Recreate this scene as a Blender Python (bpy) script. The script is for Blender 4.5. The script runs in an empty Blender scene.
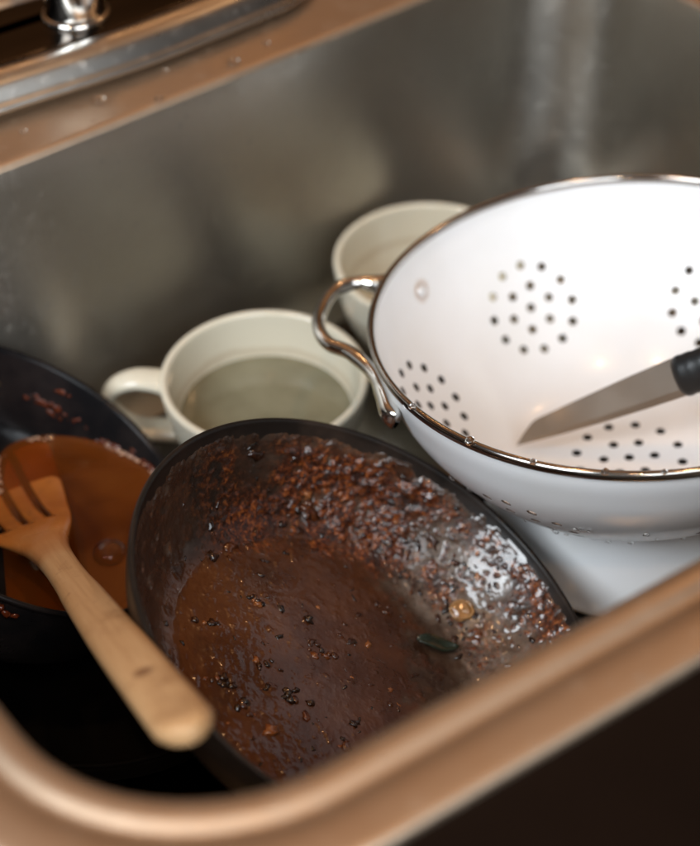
import bpy, bmesh, math, random
from mathutils import Vector, Matrix, noise

random.seed(7)
PI = math.pi
C = bpy.context.scene.collection
MM = 0.001
R_ = math.radians


# ------------------------------------------------------------------ helpers
def smooth(me, flag=True):
    me.polygons.foreach_set('use_smooth', [flag] * len(me.polygons))


def link(name, me, mat, parent=None, sm=True):
    """link a mesh as ONE object"""
    o = bpy.data.objects.new(name, me)
    C.objects.link(o)
    if mat:
        me.materials.append(mat)
    if sm:
        smooth(me)
    if parent:
        o.parent = parent
    return o


def mesh(name, vs, fs):
    me = bpy.data.meshes.new(name)
    me.from_pydata([tuple(v) for v in vs], [], fs)
    me.update()
    return me


def tag(o, label, cat, group=None, kind=None):
    if label:
        o['label'] = label
    if cat:
        o['category'] = cat
    if group:
        o['group'] = group
    if kind:
        o['kind'] = kind
    return o


def empty(name, mat4):
    o = bpy.data.objects.new(name, None)
    o.empty_display_size = 0.02
    C.objects.link(o)
    o.matrix_world = mat4
    return o


def frame(c, n, x=(1, 0, 0)):
    """matrix at c (mm) whose z is n and whose x is as near the given axis as can be"""
    n = Vector(n).normalized()
    e1 = Vector(x)
    e1 = (e1 - n * e1.dot(n)).normalized()
    e2 = n.cross(e1)
    m = Matrix((e1, e2, n)).transposed().to_4x4()
    m.translation = Vector(c) * MM
    return m


def catmull(pts, n=8):
    """smooth a polyline of tuples"""
    out = []
    P = [pts[0]] + list(pts) + [pts[-1]]
    for i in range(1, len(P) - 2):
        p0, p1, p2, p3 = [Vector(q) for q in P[i - 1:i + 3]]
        for k in range(n):
            t = k / n
            out.append(tuple(0.5 * ((2 * p1) + (p2 - p0) * t + (2 * p0 - 5 * p1 + 4 * p2 - p3) * t * t
                                    + (3 * p1 - p0 - 3 * p2 + p3) * t ** 3)))
    out.append(tuple(pts[-1]))
    return out


def lathe(prof, seg=128, wob=None):
    """profile [(r,z)] in mm -> (verts, faces); ends at r=0 are closed"""
    vs, fs, rings = [], [], []
    for r, z in prof:
        if r < 1e-6:
            rings.append([len(vs)])
            vs.append((0, 0, z * MM))
        else:
            ring = []
            for k in range(seg):
                a = 2 * PI * k / seg
                rr, zz = (r, z) if wob is None else wob(r, z, a)
                ring.append(len(vs))
                vs.append((rr * math.cos(a) * MM, rr * math.sin(a) * MM, zz * MM))
            rings.append(ring)
    for A, B in zip(rings, rings[1:]):
        for k in range(seg):
            k2 = (k + 1) % seg
            if len(A) == 1 and len(B) == 1:
                continue
            if len(A) == 1:
                fs.append((A[0], B[k2], B[k]))
            elif len(B) == 1:
                fs.append((A[k], A[k2], B[0]))
            else:
                fs.append((A[k], A[k2], B[k2], B[k]))
    return vs, fs


def tube(path, rad, seg=16, cap=True, squash=None):
    """path in mm, rad number or list (mm); squash = list of (scale_n, scale_b)"""
    path = [Vector(p) for p in path]
    n = len(path)
    vs, fs = [], []
    T = [(path[min(i + 1, n - 1)] - path[max(i - 1, 0)]).normalized() for i in range(n)]
    up = Vector((0, 0, 1)) if abs(T[0].z) < .9 else Vector((1, 0, 0))
    nrm = (up - T[0] * up.dot(T[0])).normalized()
    for i in range(n):
        nrm = (nrm - T[i] * nrm.dot(T[i])).normalized()
        b = T[i].cross(nrm)
        r = rad[i] if isinstance(rad, (list, tuple)) else rad
        s1, s2 = squash[i] if squash else (1, 1)
        for k in range(seg):
            a = 2 * PI * k / seg
            vs.append((path[i] + nrm * (math.cos(a) * r * s1) + b * (math.sin(a) * r * s2)) * MM)
    for i in range(n - 1):
        for k in range(seg):
            k2 = (k + 1) % seg
            fs.append((i * seg + k, i * seg + k2, (i + 1) * seg + k2, (i + 1) * seg + k))
    if cap:
        fs.append(tuple(reversed(range(seg))))
        fs.append(tuple(range((n - 1) * seg, n * seg)))
    return vs, fs


def torus_prof(R, z, r, rz=None, n=14):
    rz = rz or r
    return [(R + r * math.cos(2 * PI * k / n), z + rz * math.sin(2 * PI * k / n)) for k in range(n + 1)]


def lump(bm, c, r, flat=.6, rough=.35, sub=2, n=(0, 0, 1), stretch=1.0, seed=None):
    """an irregular crumb (mm) added to a bmesh"""
    seed = random.random() * 100 if seed is None else seed
    res = bmesh.ops.create_icosphere(bm, subdivisions=sub, radius=1.0)
    M = frame(c, n, (math.cos(seed * 9), math.sin(seed * 9), 0.01))
    for v in res['verts']:
        p = v.co.copy()
        k = 1 + rough * noise.noise(p * 1.3 + Vector((seed, 3 * seed, 0))) * 2 \
            + rough * .5 * noise.noise(p * 3.1 + Vector((seed, 0, seed)))
        p *= k
        v.co = M @ Vector((p.x * r * stretch * MM, p.y * r * MM, p.z * r * flat * MM))
    return res


def bm_mesh(name, bm):
    me = bpy.data.meshes.new(name)
    bm.to_mesh(me)
    bm.free()
    return me


def sstep(a, b, x):
    t = max(0., min(1., (x - a) / (b - a)))
    return t * t * (3 - 2 * t)


# ------------------------------------------------------------------ materials
class NT:
    def __init__(self, name):
        self.m = bpy.data.materials.new(name)
        self.m.use_nodes = True
        self.t = self.m.node_tree
        self.p = self.t.nodes['Principled BSDF']
        self.out = self.t.nodes['Material Output']
        self.co = None

    def n(self, typ, **kw):
        nd = self.t.nodes.new(typ)
        for k, v in kw.items():
            if k in nd.inputs.keys():
                nd.inputs[k].default_value = v
            else:
                setattr(nd, k, v)
        return nd

    def l(self, a, b):
        self.t.links.new(a, b)

    def coord(self, scale=(1, 1, 1), rot=(0, 0, 0)):
        tc = self.n('ShaderNodeTexCoord')
        mp = self.n('ShaderNodeMapping')
        mp.inputs['Scale'].default_value = scale
        mp.inputs['Rotation'].default_value = rot
        self.l(tc.outputs['Object'], mp.inputs['Vector'])
        return mp.outputs['Vector']

    def noise(self, scale, detail=4, rough=.55, vec=None, dist=0.):
        nd = self.n('ShaderNodeTexNoise')
        nd.inputs['Scale'].default_value = scale
        nd.inputs['Detail'].default_value = detail
        nd.inputs['Roughness'].default_value = rough
        nd.inputs['Distortion'].default_value = dist
        self.l(vec if vec else self.coord(), nd.inputs['Vector'])
        return nd.outputs['Fac']

    def ramp(self, fac, stops):
        r = self.n('ShaderNodeValToRGB')
        els = r.color_ramp.elements
        while len(els) < len(stops):
            els.new(0.5)
        for e, (p, c) in zip(els, stops):
            e.position = p
            e.color = c if len(c) == 4 else (*c, 1)
        self.l(fac, r.inputs['Fac'])
        return r.outputs['Color']

    def rng(self, fac, a, b, c, d):
        r = self.n('ShaderNodeMapRange')
        for i, v in zip((1, 2, 3, 4), (a, b, c, d)):
            r.inputs[i].default_value = v
        self.l(fac, r.inputs[0])
        return r.outputs[0]

    def mix(self, fac, a, b):
        r = self.n('ShaderNodeMix', data_type='RGBA')
        for v, i in ((fac, 0), (a, 6), (b, 7)):
            if hasattr(v, 'is_output'):
                self.l(v, r.inputs[i])
            else:
                r.inputs[i].default_value = v if i == 0 or len(v) == 4 else (*v, 1)
        return r.outputs[2]

    def math(self, op, a, b):
        r = self.n('ShaderNodeMath', operation=op)
        for v, i in ((a, 0), (b, 1)):
            if hasattr(v, 'is_output'):
                self.l(v, r.inputs[i])
            else:
                r.inputs[i].default_value = v
        return r.outputs[0]

    def bump(self, h, strength=.2, dist=.001):
        b = self.n('ShaderNodeBump')
        b.inputs['Strength'].default_value = strength
        b.inputs['Distance'].default_value = dist
        self.l(h, b.inputs['Height'])
        self.l(b.outputs['Normal'], self.p.inputs['Normal'])

    def set(self, **kw):
        names = dict(color='Base Color', rough='Roughness', metal='Metallic', coat='Coat Weight',
                     coat_rough='Coat Roughness', ior='IOR', trans='Transmission Weight', spec='Specular IOR Level',
                     sss='Subsurface Weight', alpha='Alpha', aniso='Anisotropic')
        for k, v in kw.items():
            s = self.p.inputs[names[k]]
            if hasattr(v, 'is_output'):
                self.l(v, s)
            elif k == 'color':
                s.default_value = (*v, 1)
            else:
                s.default_value = v
        return self.m


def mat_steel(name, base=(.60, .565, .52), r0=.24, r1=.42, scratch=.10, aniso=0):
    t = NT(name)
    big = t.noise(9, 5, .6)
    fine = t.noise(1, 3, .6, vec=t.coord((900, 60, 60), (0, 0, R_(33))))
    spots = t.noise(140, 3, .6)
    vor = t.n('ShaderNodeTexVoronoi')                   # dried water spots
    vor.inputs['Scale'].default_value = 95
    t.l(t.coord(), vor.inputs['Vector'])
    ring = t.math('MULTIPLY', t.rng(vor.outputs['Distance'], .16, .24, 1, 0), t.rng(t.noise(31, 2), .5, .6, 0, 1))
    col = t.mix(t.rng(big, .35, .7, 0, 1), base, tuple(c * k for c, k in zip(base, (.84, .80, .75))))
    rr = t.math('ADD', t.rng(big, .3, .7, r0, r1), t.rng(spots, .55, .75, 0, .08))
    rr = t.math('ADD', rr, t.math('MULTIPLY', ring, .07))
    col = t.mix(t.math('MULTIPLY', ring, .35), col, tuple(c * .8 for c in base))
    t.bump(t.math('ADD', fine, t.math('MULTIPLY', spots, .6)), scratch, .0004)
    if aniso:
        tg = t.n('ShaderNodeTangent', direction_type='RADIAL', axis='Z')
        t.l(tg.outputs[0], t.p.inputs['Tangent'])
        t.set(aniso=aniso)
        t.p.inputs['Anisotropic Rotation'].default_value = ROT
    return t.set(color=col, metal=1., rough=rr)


def mat_chrome():
    t = NT('polished_chrome')
    return t.set(color=(.72, .70, .67), metal=1., rough=t.rng(t.noise(60, 3), .3, .7, .06, .17))


def mat_enamel():
    t = NT('white_enamel')
    big = t.noise(22, 3, .5)
    t.bump(t.noise(70, 2, .4), .06, .001)
    base = t.mix(t.rng(big, .4, .75, 0, 1), (.79, .80, .81), (.755, .76, .755))
    tc = t.n('ShaderNodeTexCoord')
    for a in (146.5, 202.5):                           # rust tint creeping out from the rivets
        vd = t.n('ShaderNodeVectorMath', operation='DISTANCE')
        t.l(tc.outputs['Object'], vd.inputs[0])
        vd.inputs[1].default_value = (.1195 * math.cos(R_(a)), .1195 * math.sin(R_(a)), -.0222)
        st = t.rng(t.math('ADD', vd.outputs['Value'], t.math('MULTIPLY', t.noise(300, 3), .003)), .0052, .0088, .75, 0)
        base = t.mix(st, base, (.42, .25, .13))
    return t.set(color=base, rough=.26, coat=.25,
                 coat_rough=.12)


def mat_ceramic():
    t = NT('celadon_ceramic')
    sp = t.noise(420, 2, .5)
    col = t.mix(t.rng(sp, .68, .76, 0, .4), (.64, .605, .49), (.40, .35, .26))
    t.bump(t.noise(55, 2, .4), .05, .001)
    tc = t.n('ShaderNodeTexCoord')                       # a tea-brown tide ring and faint runs
    sx = t.n('ShaderNodeSeparateXYZ')
    t.l(tc.outputs['Object'], sx.inputs[0])
    zz = t.math('ADD', sx.outputs[2], t.math('MULTIPLY', t.noise(40, 4, .6), .006))
    ring = t.math('MULTIPLY', t.rng(zz, .036, .040, 0, 1), t.rng(zz, .0405, .043, 1, 0))
    col = t.mix(t.math('MULTIPLY', ring, .35), col, (.33, .22, .11))
    return t.set(color=col, rough=.22, coat=.4, coat_rough=.08)


def mat_black_pan(name='black_nonstick', base=(.012, .0115, .011), r0=.25, r1=.45, spec=.22):
    t = NT(name)
    a = t.noise(35, 5, .65)
    b = t.noise(300, 3, .6)
    col = t.mix(t.rng(a, .42, .7, 0, 1), base, (base[0] * 2.6, base[1] * 2.1, base[2] * 1.8))
    t.bump(b, .12, .0005)
    return t.set(color=col, rough=t.rng(a, .3, .7, r0, r1), spec=spec)


def mat_residue():
    """burnt, greasy residue; R = crust, G = greasy brown film, B = char, from the mesh's own mask"""
    t = NT('burnt_residue')
    at = t.n('ShaderNodeVertexColor', layer_name='mask')
    sep = t.n('ShaderNodeSeparateColor')
    t.l(at.outputs['Color'], sep.inputs['Color'])
    R, G, B = sep.outputs[0], sep.outputs[1], sep.outputs[2]
    nz = t.noise(380, 5, .7, dist=.6)
    nf = t.noise(34, 4, .6, dist=.4)
    crust = t.ramp(nz, [(.30, (.007, .003, .002)), (.45, (.035, .008, .003)), (.55, (.13, .030, .007)),
                        (.64, (.36, .105, .022)), (.73, (.58, .26, .08))])
    film = t.mix(t.rng(t.noise(13, 5, .6, dist=.8), .34, .68, 0, 1),
                 t.ramp(nf, [(.25, (.024, .008, .004)), (.5, (.058, .018, .006)), (.75, (.085, .028, .009))]),
                 t.ramp(nf, [(.25, (.058, .019, .006)), (.5, (.10, .034, .011)), (.75, (.15, .058, .021))]))
    bare = t.ramp(t.noise(90, 4, .6), [(.35, (.022, .015, .011)), (.7, (.095, .066, .046))])
    col = t.mix(G, bare, film)
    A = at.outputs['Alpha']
    painted_sheen = t.ramp(t.noise(120, 5, .65, dist=.5), [(.26, (.05, .028, .018)), (.46, (.13, .098, .074)), (.66, (.22, .185, .155))])  # pale window sheen painted into the colour of the right wall
    col = t.mix(A, col, painted_sheen)
    burnt = t.rng(t.noise(42, 5, .65, dist=1.), .50, .62, 0, 1)
    crust = t.mix(t.math('MULTIPLY', burnt, .8), crust, (.014, .006, .004))
    col = t.mix(R, col, crust)
    col = t.mix(t.math('MULTIPLY', B, .85), col, (.009, .007, .006))
    sp = t.noise(160, 4, .6)
    rr = t.math('ADD', t.rng(sp, .3, .7, .10, .2), t.rng(t.noise(19, 4, .6), .35, .65, .03, .2))
    wet = t.math('ADD', t.noise(55, 3, .5), t.math('MULTIPLY', t.noise(260, 2, .5), .22))
    t.bump(t.math('ADD', t.math('MULTIPLY', wet, .8), t.math('MULTIPLY', t.math('MULTIPLY', nz, R), .75)), .5, .0012)
    return t.set(color=col, rough=rr, coat=t.math('MULTIPLY', t.rng(t.noise(26, 4, .6), .3, .62, .40, .95), t.rng(B, 0, .8, 1, .15)), coat_rough=.07, spec=.3)


def mat_wood():
    t = NT('pale_beech_wood')
    v = t.coord((14, 320, 320))
    g = t.noise(1, 5, .6, vec=v, dist=.5)
    b = t.noise(26, 3, .5)
    col = t.ramp(g, [(.2, (.36, .20, .085)), (.45, (.49, .295, .14)), (.8, (.56, .36, .185))])
    bl = t.noise(45, 4, .6)
    col = t.mix(t.rng(bl, .52, .72, 0, .55), col, (.31, .16, .065))
    # sauce soaked into the blade end (local -x), by position along the piece
    tc = t.n('ShaderNodeTexCoord')
    sx = t.n('ShaderNodeSeparateXYZ')
    t.l(tc.outputs['Object'], sx.inputs[0])
    wet = t.rng(t.math('ADD', sx.outputs[0], t.math('MULTIPLY', b, .05)), .088, .125, 1, 0)
    col = t.mix(t.math('MULTIPLY', wet, .9), col, t.mix(t.rng(b, .35, .65, 0, 1), (.42, .115, .014), (.56, .20, .035)))
    col = t.mix(t.rng(t.noise(70, 4, .65, dist=1.), .60, .72, 0, .5), col, (.20, .085, .03))
    vd = t.n('ShaderNodeVectorMath', operation='DISTANCE')   # a small knot near the handle's end
    vd.inputs[1].default_value = (.252, -.001, .009)
    t.l(tc.outputs['Object'], vd.inputs[0])
    kn = t.rng(t.math('ADD', vd.outputs['Value'], t.math('MULTIPLY', b, .003)), .0032, .0062, .8, 0)
    col = t.mix(kn, col, (.14, .055, .02))
    t.bump(g, .2, .0006)
    return t.set(color=col, rough=t.rng(wet, 0, 1, .5, .2), coat=t.math('MULTIPLY', wet, .6))


def mat_simple(name, color, rough=.4, var=.25, scale=60, **kw):
    t = NT(name)
    nz = t.noise(scale, 4, .6)
    t.bump(nz, .15, .0006)
    return t.set(color=t.mix(nz, tuple(c * (1 - var) for c in color), tuple(min(1, c * (1 + var)) for c in color)),
                 rough=rough, **kw)


def mat_water(name='clear_water'):
    t = NT(name)
    return t.set(color=(.97, .97, .96), rough=.01, trans=1., ior=1.33)


ROT = 0.25
M_steel = mat_steel('sink_steel', (.47, .45, .41), r0=.28, r1=.47, aniso=.75, scratch=.28)
M_floor = mat_steel('shaded_floor_steel', (.20, .185, .165), r0=.10, r1=.24, scratch=.08)  # sink steel again, colour darkened to stand for shade at the bottom
M_flange = mat_steel('flange_steel', (.50, .395, .30), r0=.42, r1=.6, scratch=.25)
M_deck = mat_steel('deck_steel', (.62, .60, .57), .22, .34, .05)
M_chrome = mat_chrome()
M_enamel = mat_enamel()
M_ceramic = mat_ceramic()
M_pan = mat_black_pan(base=(.011, .0085, .007), r0=.28, r1=.5)
M_pan2 = mat_black_pan('black_enamel_pot', (.008, .008, .009), .16, .28, .16)
M_pan3 = mat_black_pan('black_iron_skillet', (.0015, .0013, .0012), .6, .75, .08)
M_res = mat_residue()
M_wood = mat_wood()
M_drop = mat_water()
t = NT('burnt_crumb')
g = t.n('ShaderNodeNewGeometry')
t.bump(t.noise(500, 3, .6), .3, .0006)
M_crumb = t.set(color=t.ramp(g.outputs['Random Per Island'], [(.0, (.006, .004, .003)), (.5, (.022, .007, .003)), (.74, (.06, .016, .004)),
                                                              (.9, (.15, .042, .009)), (1., (.34, .13, .04))]), rough=.2, coat=.9, coat_rough=.05)
M_scrap = mat_simple('amber_onion', (.34, .15, .05), .12, .7, 420, coat=.7, coat_rough=.06, sss=.2)
M_herb = mat_simple('wilted_herb', (.016, .026, .017), .22, .4, 300, coat=.5)
M_red = mat_simple('dried_sauce', (.10, .020, .006), .2, .8, 240, coat=.6, coat_rough=.1)
M_handle = mat_simple('black_plastic', (.010, .011, .012), .3, .2, 200)
M_counter = mat_simple('dark_stained_wood', (.006, .003, .0017), .7, .6, 9, spec=.05)


# ------------------------------------------------------------------ the sink
E1, E2, O = Vector((.838, .545)), Vector((-.545, .838)), Vector((75, 313))


def sk(a, b):
    """sink plan coordinates (mm) -> world x, y (mm)"""
    return O + E1 * a + E2 * b


def rim_z(b):
    return 210 - 20 * min(b, 372) / 380


def fillet_loop(corners, n=14):
    """corners [(x, y, radius)] counter-clockwise -> [(pos, outward normal)]"""
    out = []
    m = len(corners)
    for i in range(m):
        p = Vector(corners[i][:2])
        a = (Vector(corners[i - 1][:2]) - p)
        b = (Vector(corners[(i + 1) % m][:2]) - p)
        la, lb = a.length, b.length
        a.normalize(); b.normalize()
        ang = math.acos(max(-1, min(1, a.dot(b))))
        r = corners[i][2]
        d = min(r / math.tan(ang / 2), la * .48, lb * .48)
        r = d * math.tan(ang / 2)
        bis = (a + b).normalized()
        cen = p + bis * (r / math.sin(ang / 2))
        s, e = p + a * d - cen, p + b * d - cen
        a0 = math.atan2(s.y, s.x)
        da = (math.atan2(e.y, e.x) - a0 + PI) % (2 * PI) - PI
        for k in range(n + 1):
            t = a0 + da * k / n
            nn = Vector((math.cos(t), math.sin(t)))
            out.append((cen + nn * r, -nn if b.cross(a) < 0 else nn))
    # straight runs get intermediate points
    res = []
    for i, (p, nn) in enumerate(out):
        q, qn = out[(i + 1) % len(out)]
        res.append((p, nn))
        L = (q - p).length
        if L > 25:
            k = int(L / 12)
            for j in range(1, k):
                t = j / k
                res.append((p.lerp(q, t), nn.lerp(qn, t).normalized()))
    return res


LOOP = fillet_loop([(-163, 1, 70), (345, 2, 60), (345, 425, 52), (137, 398, 900), (-43, 378, 900), (-200, 371, 60)])


def build_sink():
    # profile: (offset outwards, height below the rim line, share of the wide back ledge)
    P = [(35.4, -7, 1), (35.3, -2.6, 1), (34.8, -1.3, 1), (33.6, -.5, 1), (31.5, -.1, 1), (28, 0, 1), (24, .2, .6), (19, -.2, 0),
         (16.5, -1.2, 0), (14.5, -2.0, 0), (12.5, -1.6, 0), (10.5, -.2, 0), (8.5, .3, 0), (6, .4, 0), (3.6, 0, 0),
         (1.6, -1.0, 0), (.3, -3.4, 0), (-.6, -7, 0), (-1.4, -14, 0)]
    rings = []
    vs, fs = [], []

    def ring(off, zf, share, slope=True):
        r = []
        for p, nn in LOOP:
            back = max(0., nn.y) ** 2
            o = off + share * 120 * back
            if o > 0:                                   # the bead and groove fade out along the back ledge
                zz = zf * (1 - back) if (zf > -2.5 and (o > 3 or zf > 0)) else zf
            else:
                zz = zf
            q = p + nn * o
            w = sk(q.x, q.y)
            z = rim_z(q.y) + zz if slope else zz
            r.append(len(vs))
            vs.append((w.x * MM, w.y * MM, z * MM))
        rings.append(r)
    for o, z, s in P:
        ring(o, z, s)
    zf, r = 10, 26
    for k in range(1, 9):                              # wall, eased from the rim slope to the level floor
        f = k / 8
        ri = []
        for p, nn in LOOP:
            q = p - nn * (1.4 + 4 * f)
            w = sk(q.x, q.y)
            z0 = rim_z(q.y) - 14
            ri.append(len(vs))
            vs.append((w.x * MM, w.y * MM, (z0 + (zf + r - z0) * f) * MM))
        rings.append(ri)
    for k in range(1, 9):
        a = k / 8 * PI / 2
        ring(-5.4 - r * (1 - math.cos(a)), zf + r * (1 - math.sin(a)), 0, False)
    for off in (-60, -90, -120, -150):
        ring(off, zf - .012 * (-off - 34), 0, False)
    n = len(LOOP)
    cut = len(P) - 3
    o = empty('kitchen_sink', Matrix.Translation(Vector((*sk(80, 190), 0)) * MM))
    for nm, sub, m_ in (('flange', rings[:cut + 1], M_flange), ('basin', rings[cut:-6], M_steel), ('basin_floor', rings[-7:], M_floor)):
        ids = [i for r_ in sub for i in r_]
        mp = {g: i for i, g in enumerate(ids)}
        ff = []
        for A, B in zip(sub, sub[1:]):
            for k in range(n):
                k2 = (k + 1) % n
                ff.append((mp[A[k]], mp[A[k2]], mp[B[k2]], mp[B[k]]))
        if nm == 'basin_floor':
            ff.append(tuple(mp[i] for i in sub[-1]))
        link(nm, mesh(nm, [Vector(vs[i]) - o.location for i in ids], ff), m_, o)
    tag(o, 'worn stainless steel kitchen sink basin full of dirty dishes', 'sink')
    # counter the flange lies on: one sheet round the sink
    vs, fs, A, B = [], [], [], []
    for p, nn in LOOP:
        back = max(0., nn.y) ** 2
        q = p + nn * (34.6 + 119 * back)
        w = sk(q.x, q.y)
        A.append(len(vs)); vs.append((w.x * MM, w.y * MM, (rim_z(q.y) - 4.5) * MM))
    for p, nn in LOOP:
        q = (p - Vector((80, 190))).normalized() * 1600 + Vector((80, 190))
        w = sk(q.x, q.y)
        B.append(len(vs)); vs.append((w.x * MM, w.y * MM, (rim_z(q.y) - 4.5) * MM))
    for k in range(n):
        k2 = (k + 1) % n
        fs.append((B[k], B[k2], A[k2], A[k]))
    c = link('countertop', mesh('countertop', vs, fs), M_counter, sm=False)
    tag(c, 'dark stained countertop round the sink', None, kind='structure')


build_sink()


def build_deck():
    """raised plate behind the basin with the chrome faucet on it"""
    root = empty('faucet_deck_plate', Matrix.Translation(Vector((*sk(-60, 480), 186)) * MM))
    L = fillet_loop([(-330, 411, 30), (60, 418, 500), (186, 437, 50), (192, 520, 30), (-330, 520, 30)], 16)

    def ringset(prof):
        vs, fs, rings = [], [], []
        for off, z in prof:
            r = []
            for p, nn in L:
                q = p - nn * off
                w = sk(q.x, q.y)
                r.append(len(vs))
                vs.append(Vector((w.x, w.y, rim_z(q.y) + z)) * MM - root.location)
            rings.append(r)
        for A, B in zip(rings, rings[1:]):
            for k in range(len(L)):
                k2 = (k + 1) % len(L)
                fs.append((A[k], A[k2], B[k2], B[k]))
        fs.append(tuple(rings[-1]))
        return vs, fs
    link('plate_skirt', mesh('plate_skirt', *ringset([(7, -1), (6.5, 3.0), (1, 3.4), (-.4, 4.2), (-.9, 5.6), (-.3, 7.2), (1.6, 8), (3.4, 10.5), (5.6, 14.5),
                                                      (8.5, 17), (12, 18.6), (17, 19), (20, 18.2), (22, 16.2), (23, 15)])),
         M_deck, root)
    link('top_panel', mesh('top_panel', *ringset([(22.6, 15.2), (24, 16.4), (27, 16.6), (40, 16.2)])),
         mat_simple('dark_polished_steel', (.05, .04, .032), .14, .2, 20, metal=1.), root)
    tag(root, 'raised steel plate with rounded edge behind the basin under the faucet', 'plate')
    w = sk(42, 468)
    f = empty('faucet', Matrix.Translation(Vector((w.x, w.y, rim_z(458) + 16.4)) * MM))
    link('base_flange', mesh('base_flange', *lathe([(0, -1), (18.2, -1), (18.2, 1.2), (17.4, 2.2), (16.4, 2.6)] + [(0, 2.9)], 64)), M_chrome, f)
    link('spout_column', mesh('spout_column', *lathe([(16.3, 2.7), (15.9, 4), (15.7, 6), (15.7, 120), (14, 126), (0, 127)], 64)), M_chrome, f)
    tag(f, 'round chrome faucet base on the raised steel plate', 'faucet')


build_deck()


# ------------------------------------------------------------------ mugs
def build_mug(x, y, Rr, hdir, label, tilt=(0, 0, 1)):
    H = 60.
    zc = 10.5
    root = empty('mug', frame((x, y, zc), tilt, (math.cos(hdir), math.sin(hdir), 0)))
    t = 4.4
    out = [(0, 3), (24, 3), (26, 0), (29.5, 0), (31, 2), (36, 7), (43.5, 15), (49, 26), (52.4, 38), (54.2, 49), (55.0, 56)]
    out = [(r * Rr / 55.2, z) for r, z in catmull(out, 4)]
    lip = [(Rr - t / 2 + t / 2 * math.cos(a), H - t / 2 + t / 2 * math.sin(a)) for a in [PI * k / 10 for k in range(11)]]
    inn = [(0, 6.5), (22, 6.8), (32, 10), (39.5, 18), (44.6, 28), (47.8, 38), (49.8, 49), (50.6, 56)]
    inn = [(r * Rr / 55.2, z) for r, z in catmull(inn, 4)][::-1]
    link('mug_body', mesh('mug_body', *lathe(out + lip + inn, 128)), M_ceramic, root)
    k = Rr / 55.2
    pa = catmull([(51.5 * k, 0, 51), (58 * k, 0, 53.5), (70 * k, 0, 54), (81 * k, 0, 48), (85 * k, 0, 37), (80 * k, 0, 26),
                  (69 * k, 0, 19), (57 * k, 0, 18), (43 * k, 0, 19)], 6)
    n = len(pa)
    rad = [5.2 + 1.6 * abs(2 * i / (n - 1) - 1) ** 3 for i in range(n)]
    link('handle', mesh('handle', *tube(pa, rad, 18, squash=[(.8, 1.45)] * n)), M_ceramic, root)
    tag(root, label, 'mug', 'celadon mugs')
    return root


build_mug(-45, 595, 55.2, R_(178), 'celadon mug half full of cloudy water with its handle to the left')
build_mug(47, 697, 56.6, R_(-15), 'celadon mug behind the colander, partly hidden by its rim')

# water in the near mug
t = NT('cloudy_dishwater')
t.bump(t.noise(30, 2, .5), .05, .002)
M_dish = t.set(color=t.mix(t.rng(t.noise(30, 3), .4, .7, 0, 1), (.21, .20, .135), (.15, .14, .09)), rough=.04, ior=1.33, coat=.3)
w = link('dishwater', mesh('dishwater', *lathe([(0, 0)] + [(r, 0) for r in (10, 20, 30, 40, 45, 46.3)] +
                                              [(46.9, .12), (47.6, .4), (46, -2), (30, -6), (0, -6)], 96)), M_dish)
w.location = Vector((-45, 595, 10.5 + 33)) * MM
tag(w, 'cloudy greenish water standing in the near mug', 'water')


# ------------------------------------------------------------------ saucepan with brown liquid
N2 = Vector((.54, .12, .833)).normalized()
C2 = Vector((-150, 496, 98))
D2 = 54.
root2 = empty('saucepan', frame(C2 - N2 * D2, N2))
ins2 = [(0, 3.5), (50, 3.5), (62, 4.2), (72, 8), (78, 15), (81, 25), (82.5, 38), (83.6, 50), (84.2, 53)]
out2 = [(0, 0), (60, 0), (68, 1), (76, 6), (81, 14), (83.5, 25), (84.6, 38), (85.4, 50)]
ins2s = catmull(ins2, 5)
lip2 = [(85.8, 51.5), (87.0, 52.6), (87.2, 53.8), (86.4, 54.6), (85.2, 54.4)]
link('pot_body', mesh('pot_body', *lathe(catmull(out2, 5) + lip2 + ins2s[::-1], 160)), M_pan2, root2)
tag(root2, 'black saucepan tilted to the right holding brown liquid and a spatula', 'saucepan')
mw2 = root2.matrix_world.copy()
inv2 = mw2.inverted()


def inside2(p, off=0.):
    q = inv2 @ (Vector(p) * MM) / MM
    if q.z < 3.6:
        return False
    r = math.hypot(q.x, q.y)
    for (ra, za), (rb, zb) in zip(ins2s, ins2s[1:]):
        if za <= q.z <= zb and zb > za:
            return r < ra + (rb - ra) * (q.z - za) / (zb - za) + off
    return False


ZL = 50.0
lc = Vector((-120, 490, ZL))
vs, fs = [], []
NS = 120
rows = []
for k in range(NS):
    a = 2 * PI * k / NS
    d = Vector((math.cos(a), math.sin(a), 0))
    lo, hi = 0., 160.
    for _ in range(26):
        m = (lo + hi) / 2
        if inside2(lc + d * m, .25):
            lo = m
        else:
            hi = m
    rows.append([lc + d * lo * f + Vector((0, 0, .9 * max(0, (f - .965) / .035) ** 2)) for f in (.3, .6, .85, .965, .985, 1.0)])
vs.append(lc)
for r in rows:
    vs += r
for k in range(NS):
    k2 = (k + 1) % NS
    fs.append((0, 1 + k * 6, 1 + k2 * 6))
    for j in range(5):
        fs.append((1 + k * 6 + j, 1 + k * 6 + j + 1, 1 + k2 * 6 + j + 1, 1 + k2 * 6 + j))
t = NT('brown_broth')
nz = t.noise(16, 2, .5, dist=.4)
t.bump(t.noise(30, 1, .5), .03, .002)
M_broth = t.set(color=t.ramp(nz, [(.32, (.17, .038, .007)), (.5, (.42, .11, .016)), (.68, (.56, .18, .03))]), rough=.04, ior=1.33, spec=.5, trans=.72)
br = link('brown_broth', mesh('brown_broth', [(v - lc) * MM for v in vs], fs), M_broth)
br.location = lc * MM
tag(br, 'thin reddish brown liquid pooled in the tilted black saucepan', 'broth')

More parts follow.
